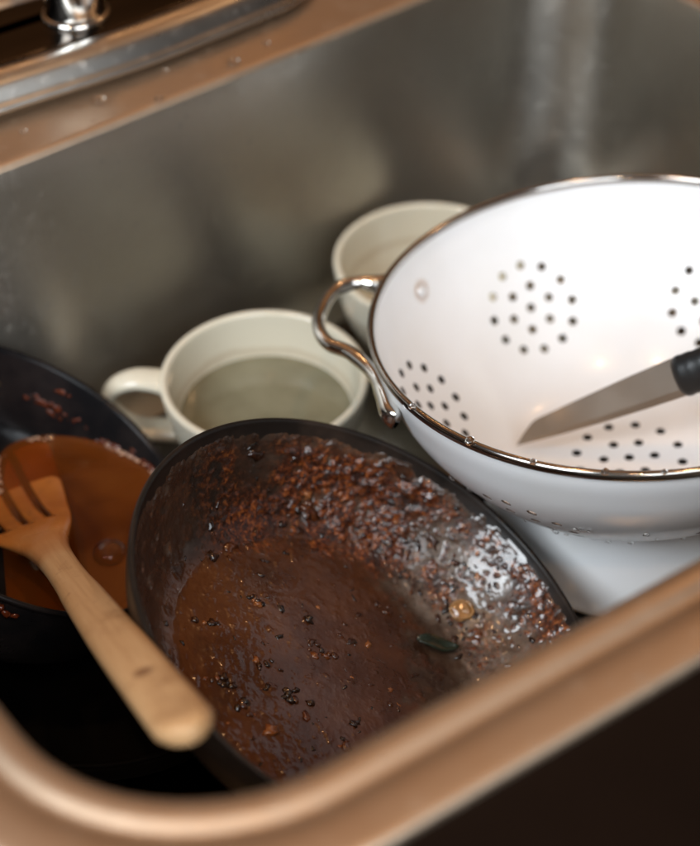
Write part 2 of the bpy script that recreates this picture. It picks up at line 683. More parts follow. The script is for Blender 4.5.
bm = bmesh.new()
for k in range(0, NS):
    p = rows[k][5]
    if p.y < 505:
        continue
    for q in range(6):
        if noise.noise(Vector((k * .16, 3, 0))) < .02:
            continue
        c_ = rows[k][4].lerp(rows[(k + 1) % NS][5], random.random()) + Vector((random.gauss(0, .5), -abs(random.gauss(0, .9)), 0)) - lc
        lump(bm, c_ + Vector((0, 0, .2)), random.uniform(.3, 1.0), .6, .1, 2)
fo = link('foam_glints', bm_mesh('foam_glints', bm), mat_simple('pale_foam_glint', (.55, .37, .26), .12, .3, 200, coat=.8, coat_rough=.04), br)  # pale foam lumps stand in for the white highlights along the liquid's edge
fo['kind'] = 'stuff'

# dried sauce on the pot's wall above the liquid line and over its near rim
bm = bmesh.new()
for i in range(900):
    a = R_(random.gauss(88, 34))
    z = random.uniform(20, 46)
    r = 82.2
    p = Vector((r * math.cos(a), r * math.sin(a), z))
    wz = (mw2 @ (p * MM)).z / MM
    h = wz - ZL
    if h < -1 or h > 32 or noise.noise(Vector((p.x * .05, p.y * .05, p.z * .08))) < -.16 + .012 * h:
        continue
    lump(bm, p, min(2.0, .3 + random.expovariate(2.4)), .25, .6, 2, (-math.cos(a), -math.sin(a), .1), random.uniform(1, 2.4))
for i in range(70):                                   # a dried tide line just at the liquid
    a = R_(random.uniform(40, 150))
    for zz in range(10, 50):
        p = Vector((82.1, 0, zz))
        p = Vector((p.x * math.cos(a), p.x * math.sin(a), zz))
        if (mw2 @ (p * MM)).z / MM > ZL + .6:
            break
    if zz < 49:
        lump(bm, p, random.uniform(.8, 1.9), .35, .4, 2, (-math.cos(a), -math.sin(a), .2), 2.0)
for i in range(26):
    a = R_(random.uniform(-118, -80))
    lump(bm, Vector((86.6 * math.cos(a), 86.6 * math.sin(a), random.uniform(46, 54))), random.uniform(.6, 1.7), .5, .4, 2,
         (math.cos(a), math.sin(a), .3), 1.4)
ds = link('dried_sauce', bm_mesh('dried_sauce', bm), M_red, root2)
ds['kind'] = 'stuff'

# bubble floating on the liquid
bm = bmesh.new()
bmesh.ops.create_uvsphere(bm, u_segments=32, v_segments=16, radius=1.0)
for v in bm.verts:
    v.co = Vector((v.co.x * 8.2, v.co.y * 8.2, max(-.3, v.co.z) * 5.2)) * MM
t = NT('bubble_film')
M_bub = t.set(color=(1, .95, .9), rough=.02, trans=1., ior=1.33)
b = link('bubble', bm_mesh('bubble', bm), M_bub)
md = b.modifiers.new('film', 'SOLIDIFY'); md.thickness = .00025
b.location = Vector((-116, 487, ZL + .5)) * MM
tag(b, 'single clear bubble floating on the brown liquid beside the spatula', 'bubble')


# ------------------------------------------------------------------ dark skillet at the very bottom
r3 = empty('black_skillet', Matrix.Translation(Vector((-113, 458, 10.5)) * MM))
link('skillet_body', mesh('skillet_body', *lathe(catmull([(0, 0), (66, 0), (74, 2), (82, 14), (88, 30)], 5) + [(90, 34), (90.2, 35.5), (89, 36), (87, 34.5)] +
                                             catmull([(85, 28), (79, 13), (72, 4), (64, 3), (0, 3)], 5), 128)), M_pan3, r3)
tag(r3, 'black skillet lying flat at the bottom underneath the tilted pans', 'skillet')


# ------------------------------------------------------------------ the burnt frying pan
N1 = Vector((.452, .037, .891)).normalized()
C1 = Vector((12.2, 411, 98))
D1 = 48.
root1 = empty('frying_pan', frame(C1 - N1 * D1, N1))
ins1 = [(0, 3), (40, 3), (70, 3.2), (78, 4.2), (85, 7.5), (92, 14), (99, 23.5), (104.5, 33.5), (108.4, 43), (109.6, 46.8)]
out1 = [(0, 0), (72, 0), (80, .8), (88, 4.5), (95.5, 11.5), (102, 21), (107.5, 31.5), (111, 42)]
lip1 = [(112.0, 46), (112.1, 47.2), (111.4, 48), (110.4, 47.9)]
ins1s = catmull(ins1, 6)
link('pan_body', mesh('pan_body', *lathe(catmull(out1, 5) + lip1 + ins1s[::-1], 192)), M_pan, root1)
tag(root1, 'dark frying pan with burnt greasy crust tilted against the colander', 'frying pan')


def ins_z(r, prof):
    for (ra, za), (rb, zb) in zip(prof, prof[1:]):
        if ra <= r <= rb and rb > ra:
            f = (r - ra) / (rb - ra)
            dz = (zb - za) / (rb - ra)
            return za + (zb - za) * f, dz
    return prof[-1][1], 2.


def fbm(x, y, z, s, o=4):
    return noise.fractal(Vector((x * s, y * s, z * s)), .9, 2.1, o)


def angdiff(a, b):
    return abs((a - b + 180) % 360 - 180)


def pan_residue():
    NA, NR = 960, 330
    vs, fs, col = [], [], []
    # arc-length samples of the inside wall
    rs = []
    pts = [(r, z) for r, z in ins1s if r <= 109.4]
    seg = [0]
    for a, b in zip(pts, pts[1:]):
        seg.append(seg[-1] + math.hypot(b[0] - a[0], b[1] - a[1]))
    tot = seg[-1]
    j = 0
    for i in range(NR):
        s = tot * (i + .6) / NR
        while j < len(seg) - 2 and seg[j + 1] < s:
            j += 1
        f = (s - seg[j]) / (seg[j + 1] - seg[j])
        r = pts[j][0] + f * (pts[j + 1][0] - pts[j][0])
        z = pts[j][1] + f * (pts[j + 1][1] - pts[j][1])
        tx, tz = pts[j + 1][0] - pts[j][0], pts[j + 1][1] - pts[j][1]
        L = math.hypot(tx, tz)
        rs.append((r, z, -tz / L, tx / L))
    for r, z, nr, nz in rs:
        for k in range(NA):
            a = 2 * PI * k / NA
            d = math.degrees(a)
            x, y = r * math.cos(a), r * math.sin(a)
            big = fbm(x, y, z, .030)
            med = fbm(x + 40, y, z, .085)
            fin = fbm(x, y + 70, z, .26, 3)
            fn2 = noise.noise(Vector((x * .20 + 3, y * .20, z * .2)))
            vf = noise.noise(Vector((x * .55, y * .55, z * .55)))
            hi = sstep(60, 30, angdiff(d, 46))
            edge = sstep(109.3, min(108.2, 105.2 + 2.0 * hi + 2 * med + 1.5 * fin), r)
            # heavy crust over the far wall, thinner round to the right wall
            wA = sstep(66, 34, angdiff(d, 92)) * sstep(64 + 9 * big, 80 + 9 * big, r)
            wB = sstep(56, 26, angdiff(d, 34)) * sstep(68 + 8 * big, 82 + 8 * big, r) * .5
            wC = sstep(60, 30, angdiff(d, 170)) * sstep(80, 92, r) * .30
            wD = sstep(46, 26, angdiff(d, 46)) * sstep(93, 99, r) * .8
            crust = max(wA, wB, wC, wD) * sstep(109.2, min(107.5, 104 + 2 * hi + 4 * big), r)
            crust *= sstep(-.5 + .6 * (1 - max(wA, wB, wC)), .2, med * .7 + big * .4 + .5 * fin + .25)
            # the black notch on the upper left wall
            char = sstep(34, 12, angdiff(d, 132 + 10 * big)) * sstep(70, 84, r) * edge
            char = max(char, sstep(-.05, .5, med + .35 * big) * sstep(70, 86, r) * sstep(95, 60, angdiff(d, 150)) * .85 * edge)
            char = max(char, .85 * sstep(62, 34, angdiff(d, 172)) * sstep(78, 92, r) * edge * sstep(-.5, .3, med + .2))
            notch = sstep(9, 3, angdiff(d, 122 + 6 * med)) * sstep(90, 100, r)
            crust *= 1 - .8 * notch
            # greasy film on the bottom, ending in a ragged line on the right
            fe = 46 + 14 * med + 7 * fin + 9 * big
            film = 1 - .75 * sstep(-9, 10, (x * .94 + y * .18) - fe) * sstep(-20, 10, y + 60 + 30 * big)
            film *= sstep(92 + 8 * big, 78 + 8 * big, r)
            film = max(film, .55 * crust, .5 * sstep(50, 90, r) * edge * sstep(-.5, .2, med + .3))
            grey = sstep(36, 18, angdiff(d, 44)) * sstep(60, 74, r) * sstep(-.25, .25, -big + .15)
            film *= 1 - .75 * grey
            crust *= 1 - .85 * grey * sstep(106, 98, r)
            wp = fbm(x + 90, y, z, .12, 2)
            u_ = r * 1.0 + 6 * wp
            w_ = math.radians(d) * 92 + 8 * wp                # stretched round the wall, as wiped by a spatula
            ck, sk_ = math.cos(a) * 40, math.sin(a) * 40
            f2 = noise.ridged_multi_fractal(Vector((ck * .55 + wp, sk_ * .55, u_ * .34)), .8, 2.2, 4, .9, 1.6) - .9
            patch = sstep(-.15, .35, fbm(x, y, z + 33, .075, 3) + .12)
            f3 = noise.noise(Vector((x * 1.1 + 9, y * 1.1, z * 1.1)))
            ridg = 1 - abs(vf) * 2.6
            h = .16 + .3 * sstep(.05, .6, film) + crust * (.25 + patch * (1.5 * max(0, fn2 + .1) + .30 * max(0, fin + .1) + .24 * max(-.4, f2) + .08 * abs(f3)))
            h = max(.10, h + film * (.22 * med + .10 * fin))
            h += .38 * max(0, fin - .12) * film * sstep(.0, .5, med + .2)
            # fine speckle of stuck bits on the right wall
            bits = max(0, noise.noise(Vector((x * .40, y * .40, 9. + .3 * z))) - .24 - .25 * med) * 1.7
            h += bits * sstep(72, 80, r) * sstep(107, 103, r) * sstep(64, 40, angdiff(d, 36))
            h += .35 * edge * sstep(.25, .6, char)
            h = h * edge - .3 * (1 - edge) ** 2
            crust = min(1, crust + .85 * min(1, 1.6 * bits) * sstep(74, 82, r) * sstep(60, 36, angdiff(d, 36)) * edge)
            vs.append(((x + nr * math.cos(a) * h) * MM, (y + nr * math.sin(a) * h) * MM, (z + nz * h) * MM))
            painted_sheen = sstep(34, 17, angdiff(d, 38)) * sstep(66, 75, r) * sstep(108, 101, r) * sstep(-.60, .10, .7 * med - .3 * big + .15)  # mask for the sheen painted on the right wall
            col.append((crust, film, min(1, char) * (1 - .7 * crust), painted_sheen * .9))
    for i in range(NR - 1):
        for k in range(NA):
            k2 = (k + 1) % NA
            fs.append((i * NA + k, i * NA + k2, (i + 1) * NA + k2, (i + 1) * NA + k))
    fs.append(tuple(reversed(range(NA))))
    me = mesh('burnt_crust', vs, fs)
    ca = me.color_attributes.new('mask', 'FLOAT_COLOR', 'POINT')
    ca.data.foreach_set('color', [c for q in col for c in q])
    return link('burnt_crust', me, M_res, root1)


crust_o = pan_residue()

# stuck bits on the bottom of the pan
bm = bmesh.new()
for i in range(170):
    for _ in range(40):
        x, y = random.uniform(-84, 60), random.uniform(-84, 80)
        r = math.hypot(x, y)
        if r < 86 and (x * .94 + y * .18) < 46 and (random.random() < .25 or fbm(x, y, 0, .05) > .1):
            break
    z, dz = ins_z(r, ins1s)
    nv = Vector((-x / max(r, 1) * dz, -y / max(r, 1) * dz, 1)).normalized()
    s = min(2.6, .35 + random.expovariate(2.2))
    lump(bm, Vector((x, y, z + .3)), s, random.uniform(.3, .8), .6, 2, nv, random.uniform(1, 2.2))
for i in range(230):                                   # flakes in the wall crust
    a = R_(random.choice((random.gauss(88, 24), random.gauss(52, 16), random.gauss(128, 12))))
    r = random.uniform(76, 107)
    x, y = r * math.cos(a), r * math.sin(a)
    if fbm(x, y, r * .4, .075, 3) < -.12:
        continue
    z, dz = ins_z(r, ins1s)
    nv = Vector((-x / r * dz, -y / r * dz, 1)).normalized()
    s = min(2.6, .4 + random.expovariate(1.9))
    lump(bm, Vector((x, y, z)) + nv * .55, s, random.uniform(.25, .7), .7, 1 if s < .6 else 2, nv, random.uniform(1, 2.4))
for i in range(46):                                    # a few on the right wall
    a = R_(random.gauss(34, 14)); r = random.uniform(72, 108)
    x, y = r * math.cos(a), r * math.sin(a)
    z, dz = ins_z(r, ins1s)
    nv = Vector((-x / r * dz, -y / r * dz, 1)).normalized()
    lump(bm, Vector((x, y, z)) + nv * .4, min(1.6, .3 + random.expovariate(3.2)), random.uniform(.3, .7), .6, 1, nv, random.uniform(1, 2))
for (x, y) in ((-30, -8), (-52, -26), (-40, -34), (-60, 4), (-18, -20), (-38, 26), (-6, 8)):     # clusters of sticky bits
    for j in range(7):
        xx, yy = x + random.gauss(0, 3), y + random.gauss(0, 2)
        z, dz = ins_z(math.hypot(xx, yy), ins1s)
        lump(bm, Vector((xx, yy, z + .5)), random.uniform(.8, 1.9), .7, .4, 2, (0, 0, 1), 1.3)
o = link('burnt_crumbs', bm_mesh('burnt_crumbs', bm), M_crumb, root1)
o['kind'] = 'stuff'


def pan_point(x, y, up=0):
    r = math.hypot(x, y)
    z, dz = ins_z(r, ins1s)
    nv = Vector((-x / r * dz, -y / r * dz, 1)).normalized()
    return Vector((x, y, z)) + nv * up, nv


# round amber scrap and herb leaf stuck in the pan
p, nv = pan_point(66, 58, 1.0)
bm = bmesh.new()
Ms = frame(p, nv)
lump(bm, Vector((0, 0, -.2)), 4.7, .30, .18, 4, (0, 0, 1), 1.12, 2.4)
ns = 64
ring_v = []
for i in range(ns):                                    # curled outer skin
    a = 2 * PI * i / ns
    k_ = 1 + .10 * noise.noise(Vector((math.cos(a) * 1.3, math.sin(a) * 1.3, 4.)))
    for q in range(10):
        b_ = 2 * PI * q / 10
        t_ = .75 + .45 * noise.noise(Vector((math.cos(a) * 2.2, math.sin(a) * 2.2, 8.)))
        ring_v.append(bm.verts.new(Vector(((5.3 * k_ + t_ * math.cos(b_)) * math.cos(a), (4.5 * k_ + t_ * math.cos(b_)) * math.sin(a),
                                           .7 + t_ * 1.1 * math.sin(b_))) * MM))
for i in range(ns):
    for q in range(10):
        i2, q2 = (i + 1) % ns, (q + 1) % 10
        bm.faces.new((ring_v[i * 10 + q], ring_v[i2 * 10 + q], ring_v[i2 * 10 + q2], ring_v[i * 10 + q2]))
s = link('onion_scrap', bm_mesh('onion_scrap', bm), M_scrap)
s.matrix_world = root1.matrix_world @ Ms
tag(s, 'small round amber onion scrap stuck on the right wall of the burnt pan', 'food scrap')
p, nv = pan_point(54, 36, 1.0)
vs, fs = [], []
for i in range(13):
    u = i / 12
    w_ = 4.2 * math.sin(PI * min(1, u * .96 + .04)) ** .7
    for j in range(5):
        v_ = j / 4 - .5
        vs.append(Vector(((u - .5) * 22, v_ * 2 * w_, 1.2 + 1.6 * math.sin(u * 7) * .5 + abs(v_) * 2.2 + .5 * noise.noise(Vector((u * 6, v_ * 5, 2))))) * MM)
for i in range(12):
    for j in range(4):
        k = i * 5 + j
        fs.append((k, k + 5, k + 6, k + 1))
me = mesh('herb_leaf', vs, fs)
s = link('herb_leaf', me, M_herb)
md = s.modifiers.new('thick', 'SOLIDIFY'); md.thickness = .0005
s.matrix_world = root1.matrix_world @ frame(p, nv, (1, .15, 0))
tag(s, 'wilted dark green herb leaf stuck in the burnt pan', 'herb leaf')


# ------------------------------------------------------------------ wooden spatula
def build_spatula():
    A, B = Vector((-168, 524, 44.5)), Vector((-48.5, 279, 184))     # blade point, handle end
    d = (B - A).normalized()
    wv = Vector((.88, .48, .0)); wv = (wv - d * wv.dot(d)).normalized()
    nrm = d.cross(wv)
    if nrm.z < 0:
        nrm = -nrm
        wv = -wv
    M = Matrix((d, nrm.cross(d), nrm)).transposed().to_4x4()
    L = (B - A).length
    root = M.copy(); root.translation = A * MM
    # outline half widths along x (mm): blade from -34 to 62, neck, handle to L
    ol = [(-44, 25), (-42, 29), (-33, 31), (-12, 29.5), (10, 26.5), (28, 23), (44, 18.5), (57, 13.4), (68, 10), (80, 8.4), (96, 7.8), (115, 8.0), (145, 8.8),
          (175, 9.6), (205, 10.2), (250, 10.4), (L - 15, 10.4), (L - 9, 9.7), (L - 4.5, 8.0), (L - 1.6, 5.4), (L, 2.2)]
    ol = [(x * (1.12 if x < 116 else 1), w) for x, w in ol]
    ol = catmull(ol, 6)
    bm = bmesh.new()
    xs = [p for p in ol]
    th = lambda x: 2.2 + 2.6 * sstep(20, 80, x) if x < L - 8 else 4.8 - 1.6 * ((x - L + 8) / 8) ** 2
    slots = [(-12.5, 2.1), (-1.0, 2.1), (10.5, 2.1)]
    X0, X1 = -29, 43.7
    xs = sorted([p for p in xs if abs(p[0] - X0) > .8 and abs(p[0] - X1) > .8] +
                [(xx, 31 if xx < 0 else 20.2) for xx in (X0, X1)])
    grid_t, grid_b, cols = [], [], []
    lines = [None]
    for s0, w_ in slots:
        lines += [s0 - w_, s0 + w_]
    lines.append(None)
    for x, w in xs:
        sh = -2.5 * sstep(60, 20, x)
        bow = .0002 * (x - 110) ** 2 + .49 * 10 * math.log(1 + math.exp(-(x + 5) / 10))
        tt = th(x)
        k_ = min(1, w / 20.2)
        rnd = 1.0
        if X0 <= x <= X0 + 3 or X1 - 4 <= x <= X1:      # slots end in a round
            rnd = .72
        ys = []
        for (a, b) in zip(lines, lines[1:]):
            ya = -w if a is None else a * k_
            yb = w if b is None else b * k_
            n_ = 14 if a is None or b is None else 4
            ys += [ya + (yb - ya) * q / n_ for q in range(n_)]
        ys.append(w)
        rt, rb = [], []
        for y in ys:
            v = max(-1, min(1, y / w))
            e = math.sqrt(max(0, 1 - abs(v) ** (6 if x < 40 else 3.2)))
            wob = .25 * noise.noise(Vector((x * .06, y * .1, 1)))
            rt.append(bm.verts.new(Vector((x, y + sh, bow + tt * e + wob)) * MM))
            rb.append(bm.verts.new(Vector((x, y + sh, bow - tt * e + wob)) * MM))
        grid_t.append(rt); grid_b.append(rb)
    NW = len(grid_t[0]) - 1
    slot_cols = set(range(14, 18)) | set(range(22, 26)) | set(range(30, 34))
    hole = {(i, j): (j in slot_cols and X0 <= (xs[i][0] + xs[i + 1][0]) / 2 <= X1) for i in range(len(xs) - 1) for j in range(NW)}
    rows = xs
    for i in range(len(rows) - 1):
        for j in range(NW):
            if hole[i, j]:
                continue
            a, b, c, dd = grid_t[i][j], grid_t[i + 1][j], grid_t[i + 1][j + 1], grid_t[i][j + 1]
            bm.faces.new((a, b, c, dd))
            a2, b2, c2, d2 = grid_b[i][j], grid_b[i + 1][j], grid_b[i + 1][j + 1], grid_b[i][j + 1]
            bm.faces.new((d2, c2, b2, a2))
            for di, dj, p, q in ((-1, 0, 0, 3), (1, 0, 2, 1), (0, -1, 1, 0), (0, 1, 3, 2)):
                if hole.get((i + di, j + dj), i + di < 0 or i + di > len(rows) - 2):
                    Tq = (a, b, c, dd); Bq = (a2, b2, c2, d2)
                    try:
                        bm.faces.new((Tq[q], Tq[p], Bq[p], Bq[q]))
                    except ValueError:
                        pass
    bmesh.ops.remove_doubles(bm, verts=bm.verts, dist=1e-6)
    bmesh.ops.recalc_face_normals(bm, faces=bm.faces)
    me = bm_mesh('wooden_spatula', bm)
    o = link('wooden_spatula', me, M_wood)
    o.matrix_world = root
    tag(o, 'slotted wooden spatula lying from the brown liquid over the burnt pan rim', 'spatula')


build_spatula()


# ------------------------------------------------------------------ colander
NC = Vector((-.108, .088, .99)).normalized()
CC = Vector((134, 562, 141))
rootc = empty('colander', frame(CC, NC))
ZB = -92.5
cprof = [(123.6, 0), (122.9, -8), (121, -16), (118, -26), (113.5, -36), (107.5, -46), (100, -56), (91, -66), (81, -75), (72, -82), (64, -87),
         (56, -90.3), (46, -91.9), (30, -92.5), (0, -92.6)]
cps = catmull(cprof, 8)


def colander_bowl():
    import numpy as np
    P = np.array(cps)
    s = np.concatenate([[0], np.cumsum(np.hypot(*np.diff(P, axis=0).T))])
    NA = 900
    NV = 260
    sv = np.linspace(0, s[-1] - .8, NV)
    r = np.interp(sv, s, P[:, 0]); z = np.interp(sv, s, P[:, 1])
    th = np.arange(NA) * 2 * PI / NA
    X = r[:, None] * np.cos(th); Y = r[:, None] * np.sin(th); Z = np.repeat(z[:, None], NA, 1)
    V = np.stack([X, Y, Z], -1)
    dr = np.gradient(r, sv); dz = np.gradient(z, sv)          # inward (up/in) normal
    nr, nz = dz, -dr
    Nn = np.stack([nr[:, None] * np.cos(th), nr[:, None] * np.sin(th), np.repeat(nz[:, None], NA, 1)], -1)
    Nn /= np.linalg.norm(Nn, axis=-1, keepdims=True)
    centers = []
    HR = 2.5

    def surf(ang, sp):
        rr = np.interp(sp, s, P[:, 0]); zz = np.interp(sp, s, P[:, 1])
        return np.array([rr * math.cos(ang), rr * math.sin(ang), zz])
    pat = [(0, 0)] + [(12.2, k * 60 + 12) for k in range(6)] + [(24, k * 30 + 26) for k in range(12)]
    s_mid = 62.
    for k in range(6):
        a0 = R_(114 + 60 * k)
        r0 = np.interp(s_mid, s, P[:, 0])
        for d, an in pat:
            sp = s_mid + d * math.sin(R_(an))
            rr = np.interp(sp, s, P[:, 0])
            centers.append(surf(a0 + d * math.cos(R_(an)) / rr, sp))
    for d, an in [(0, 0)] + [(13, k * 60) for k in range(6)] + [(27, k * 30 + 15) for k in range(12)]:
        sp = s[-1] - d
        centers.append(surf(R_(an), sp))
    inside = np.zeros((NV, NA), bool)
    own = np.full((NV, NA), -1)
    for i, c in enumerate(centers):
        dd = np.linalg.norm(V - c, axis=-1)
        m = dd < HR
        inside |= m; own[m] = i
    allin = inside[:-1] & inside[1:] & np.roll(inside, -1, 1)[:-1] & np.roll(inside, -1, 1)[1:]
    keep = ~allin
    # vertices inside a hole but on a kept face move out to the hole's edge
    used = np.zeros((NV, NA), bool)
    used[:-1] |= keep; used[1:] |= keep
    used[:-1] |= np.roll(keep, 1, 1); used[1:] |= np.roll(keep, 1, 1)
    mv = used & inside
    for i, j in zip(*np.where(mv)):
        c = centers[own[i, j]]
        d = V[i, j] - c
        L = np.linalg.norm(d)
        if L > 1e-6:
            V[i, j] = c + d / L * HR
    idx = np.full((NV, NA), -1); idx[used] = np.arange(used.sum())
    Vi = V[used]; Ni = Nn[used]
    n = len(Vi)
    T = .9
    allv = np.concatenate([Vi, Vi - Ni * T]) * MM
    I, J = np.where(keep)
    J2 = (J + 1) % NA
    a, b, c_, d_ = idx[I, J], idx[I + 1, J], idx[I + 1, J2], idx[I, J2]
    top = np.stack([a, b, c_, d_], 1)
    bot = top[:, ::-1] + n
    # side walls on border edges
    e = np.concatenate([top[:, [0, 1]], top[:, [1, 2]], top[:, [2, 3]], top[:, [3, 0]]])
    es = np.sort(e, 1)
    key = es[:, 0].astype(np.int64) * n + es[:, 1]
    _, inv, cnt = np.unique(key, return_inverse=True, return_counts=True)
    be = e[cnt[inv] == 1]
    side = np.stack([be[:, 1], be[:, 0], be[:, 0] + n, be[:, 1] + n], 1)
    F = np.concatenate([top, bot, side])
    me = bpy.data.meshes.new('bowl')
    me.vertices.add(len(allv)); me.vertices.foreach_set('co', allv.ravel())
    me.loops.add(F.size); me.loops.foreach_set('vertex_index', F.ravel().astype('i'))
    me.polygons.add(len(F)); me.polygons.foreach_set('loop_start', np.arange(0, F.size, 4, dtype='i'))
    me.polygons.foreach_set('loop_total', np.full(len(F), 4, dtype='i'))
    me.update(calc_edges=True)
    me.materials.append(M_enamel)
    me.materials.append(mat_simple('shaded_hole_edge', (.085, .068, .058), .5, .5, 300))  # hole walls coloured dark to stand for the shade inside the holes
    mi = np.zeros(len(F), 'i'); mi[2 * len(top):] = 1
    me.polygons.foreach_set('material_index', mi)
    return link('bowl', me, None, rootc)


colander_bowl()
link('rim', mesh('rim', *lathe(torus_prof(124.4, .4, 2.0, 2.5, 16), 192)), mat_simple('rim_chrome', (.42, .40, .38), .14, .25, 60, metal=1.), rootc)
# flared foot; its lower edge follows the level floor
zf = lambda x, y: ((10.6 - CC.z) - NC.x * 0 - NC.y * 0)
Minv = rootc.matrix_world.inverted()


def foot_wob(r, z, a):
    if z > -80:
        return r, z
    if z < -99:                                        # stands on the floor
        q = Vector((r * math.cos(a), r * math.sin(a), 0))
        w0 = rootc.matrix_world @ (q * MM) / MM
        return r, (10.8 - w0.z + (z + 110) * 1.0) / NC.z
    return r, z


link('foot_ring', mesh('foot_ring', *lathe([(63, -87.6), (64.5, -89.5), (66, -93), (68.5, -98), (71.6, -104), (74.5, -107.6), (75.6, -109.0), (75.4, -110), (73.5, -110), (71.5, -108.5), (69.5, -105), (67, -98), (64.5, -93), (62, -89)], 128, foot_wob)),
     M_enamel, rootc)


def colander_handle(flip):
    s = -1 if flip else 1
    path = [(-115.2, -51.5, -13), (-117.5, -47.5, -11.5), (-119.5, -36, -9.5), (-124.5, -20, -8), (-135.5, -2.5, -7), (-145.5, 5.5, -6.5), (-150.3, 15, -6),
            (-151.6, 26, -6), (-150, 37, -6), (-146, 49, -6), (-140.5, 57, -6.5), (-131, 60.5, -7), (-122.5, 59.5, -8.5), (-114, 63.5, -11), (-105.5, 69.5, -13)]
    pa = catmull([(x * s, y * s, z - 3) for x, y, z in path], 6)
    n = len(pa)
    rad, sq = [], []
    for i in range(n):
        u = abs(2 * i / (n - 1) - 1)
        rad.append(3.6 + 1.5 * sstep(.35, .8, u) * (1 - sstep(.9, 1, u) * .25) - .7 * sstep(.45, .55, u) * sstep(.7, .6, u))
        sq.append((1.0 + .3 * sstep(.7, 1, u), 1.0 - .35 * sstep(.8, 1, u)))
    link('handle', mesh('handle', *tube(pa, rad, 18, squash=sq)), M_chrome, rootc)
    for a in ((146.5, 202.5) if not flip else (326.5, 22.5)):
        t_ = R_(a)
        rv = [(0, 1.6), (1.6, 1.4), (2.9, .8), (3.6, 0), (3.7, -.4)]
        r = link('rivet', mesh('rivet', *lathe(rv[::-1] if False else rv, 24)), mat_simple('rivet_metal', (.75, .75, .75), .3, .1, 200, metal=.3), rootc)
        r.matrix_parent_inverse = Matrix.Identity(4)
        nv = Vector((-math.cos(t_), -math.sin(t_), .27))
        r.matrix_local = frame(Vector((118.7 * math.cos(t_), 118.7 * math.sin(t_), -22)), nv)
        # stain creeping out from the rivet
    return


colander_handle(False)
colander_handle(True)
tag(rootc, 'white enamel colander with chrome rim and a small knife inside', 'colander')


# ------------------------------------------------------------------ knife
def build_knife():
    tip, hp = Vector((86.3, 561.5, 50.5)), Vector((158.5, 544.5, 107))
    d = (hp - tip).normalized()
    # blade height direction: spine upwards in view
    up = Vector((-.30, .55, .62)); up = (up - d * up.dot(d)).normalized()
    nr = d.cross(up)
    M = Matrix((d, up, nr)).transposed().to_4x4(); M.translation = tip * MM
    root = empty('kitchen_knife', M)
    L = (hp - tip).length
    top = [(0, 0), (6, 4.2), (14, 8.6), (17, 9.2), (40, 10.8), (70, 12.5), (L + 6, 13.5)]
    bot = [(0, -.2), (14, -1.6), (30, -3.0), (50, -4.4), (75, -5.6), (L + 6, -6.4)]
    N = 48
    vs, fs = [], []

    def ip(p, x):
        for (xa, ya), (xb, yb) in zip(p, p[1:]):
            if xa <= x <= xb:
                return ya + (yb - ya) * (x - xa) / (xb - xa)
        return p[-1][1]
    for i in range(N + 1):
        x = (L + 6) * (i / N)
        yt, yb = ip(top, x), ip(bot, x)
        ym = yb + (yt - yb) * .2
        t_ = .9 * min(1, .15 + x / 25)
        for y, zz in ((yb, .03), (ym, t_ * .8), (yt - .2, t_), (yt, t_ * .6), (yt, -t_ * .6), (yt - .2, -t_), (ym, -t_ * .8), (yb, -.03)):
            vs.append(Vector((x, y, zz)) * MM)
    for i in range(N):
        for k in range(8):
            k2 = (k + 1) % 8
            fs.append((i * 8 + k, i * 8 + k2, (i + 1) * 8 + k2, (i + 1) * 8 + k))
    fs.append(tuple(range(8))); fs.append(tuple(reversed(range(N * 8, N * 8 + 8))))
    t = NT('knife_steel')
    g = t.noise(1, 3, .5, vec=t.coord((60, 900, 60)))
    t.bump(g, .05, .0003)
    b = link('blade', mesh('blade', vs, fs), t.set(color=(.37, .33, .285), metal=1., rough=t.rng(t.noise(30, 4, .6, dist=1), .3, .7, .30, .38)), root, sm=False)
    # handle: ribbed bolster end then a long grip resting on the far rim
    pa, rad, sq = [], [], []
    for i in range(60):
        u = i / 59
        x = L + 2 + 116 * u
        rr = 9.6 - 1.4 * math.sin(u * PI * 1.2) + 1.2 * u
        if i == 0:
            rr = 7.6
        if i == 1:
            rr = 9.2
        if 2 < i < 14:
            rr += -.25 * (i % 3 == 0)
        if i > 57:
            rr *= .8
        pa.append((x, 3.4 - 4 * u * u, 0)); rad.append(rr); sq.append((.62, 1.12))
    link('handle', mesh('handle', *tube(pa, rad, 28, squash=sq)), M_handle, root)
    tag(root, 'small kitchen knife with black handle resting in the white colander', 'knife')


build_knife()


# ------------------------------------------------------------------ water drops
def drop_mesh(seed):
    bm = bmesh.new()
    lump(bm, Vector((0, 0, .25)), 1.0, .55, .12, 3, (0, 0, 1), 1.0, seed)
    me = bm_mesh('water_drop', bm)
    me.materials.append(M_drop)
    smooth(me)
    return me


DM = [drop_mesh(s) for s in (1.3, 4.7, 8.1)]


def drop(Mx, r, label, group, i=0):
    o = bpy.data.objects.new('water_drop', DM[i % 3])
    C.objects.link(o)
    o.matrix_world = Mx @ Matrix.Diagonal((r, r, r, 1))
    tag(o, label, 'water drop', group)


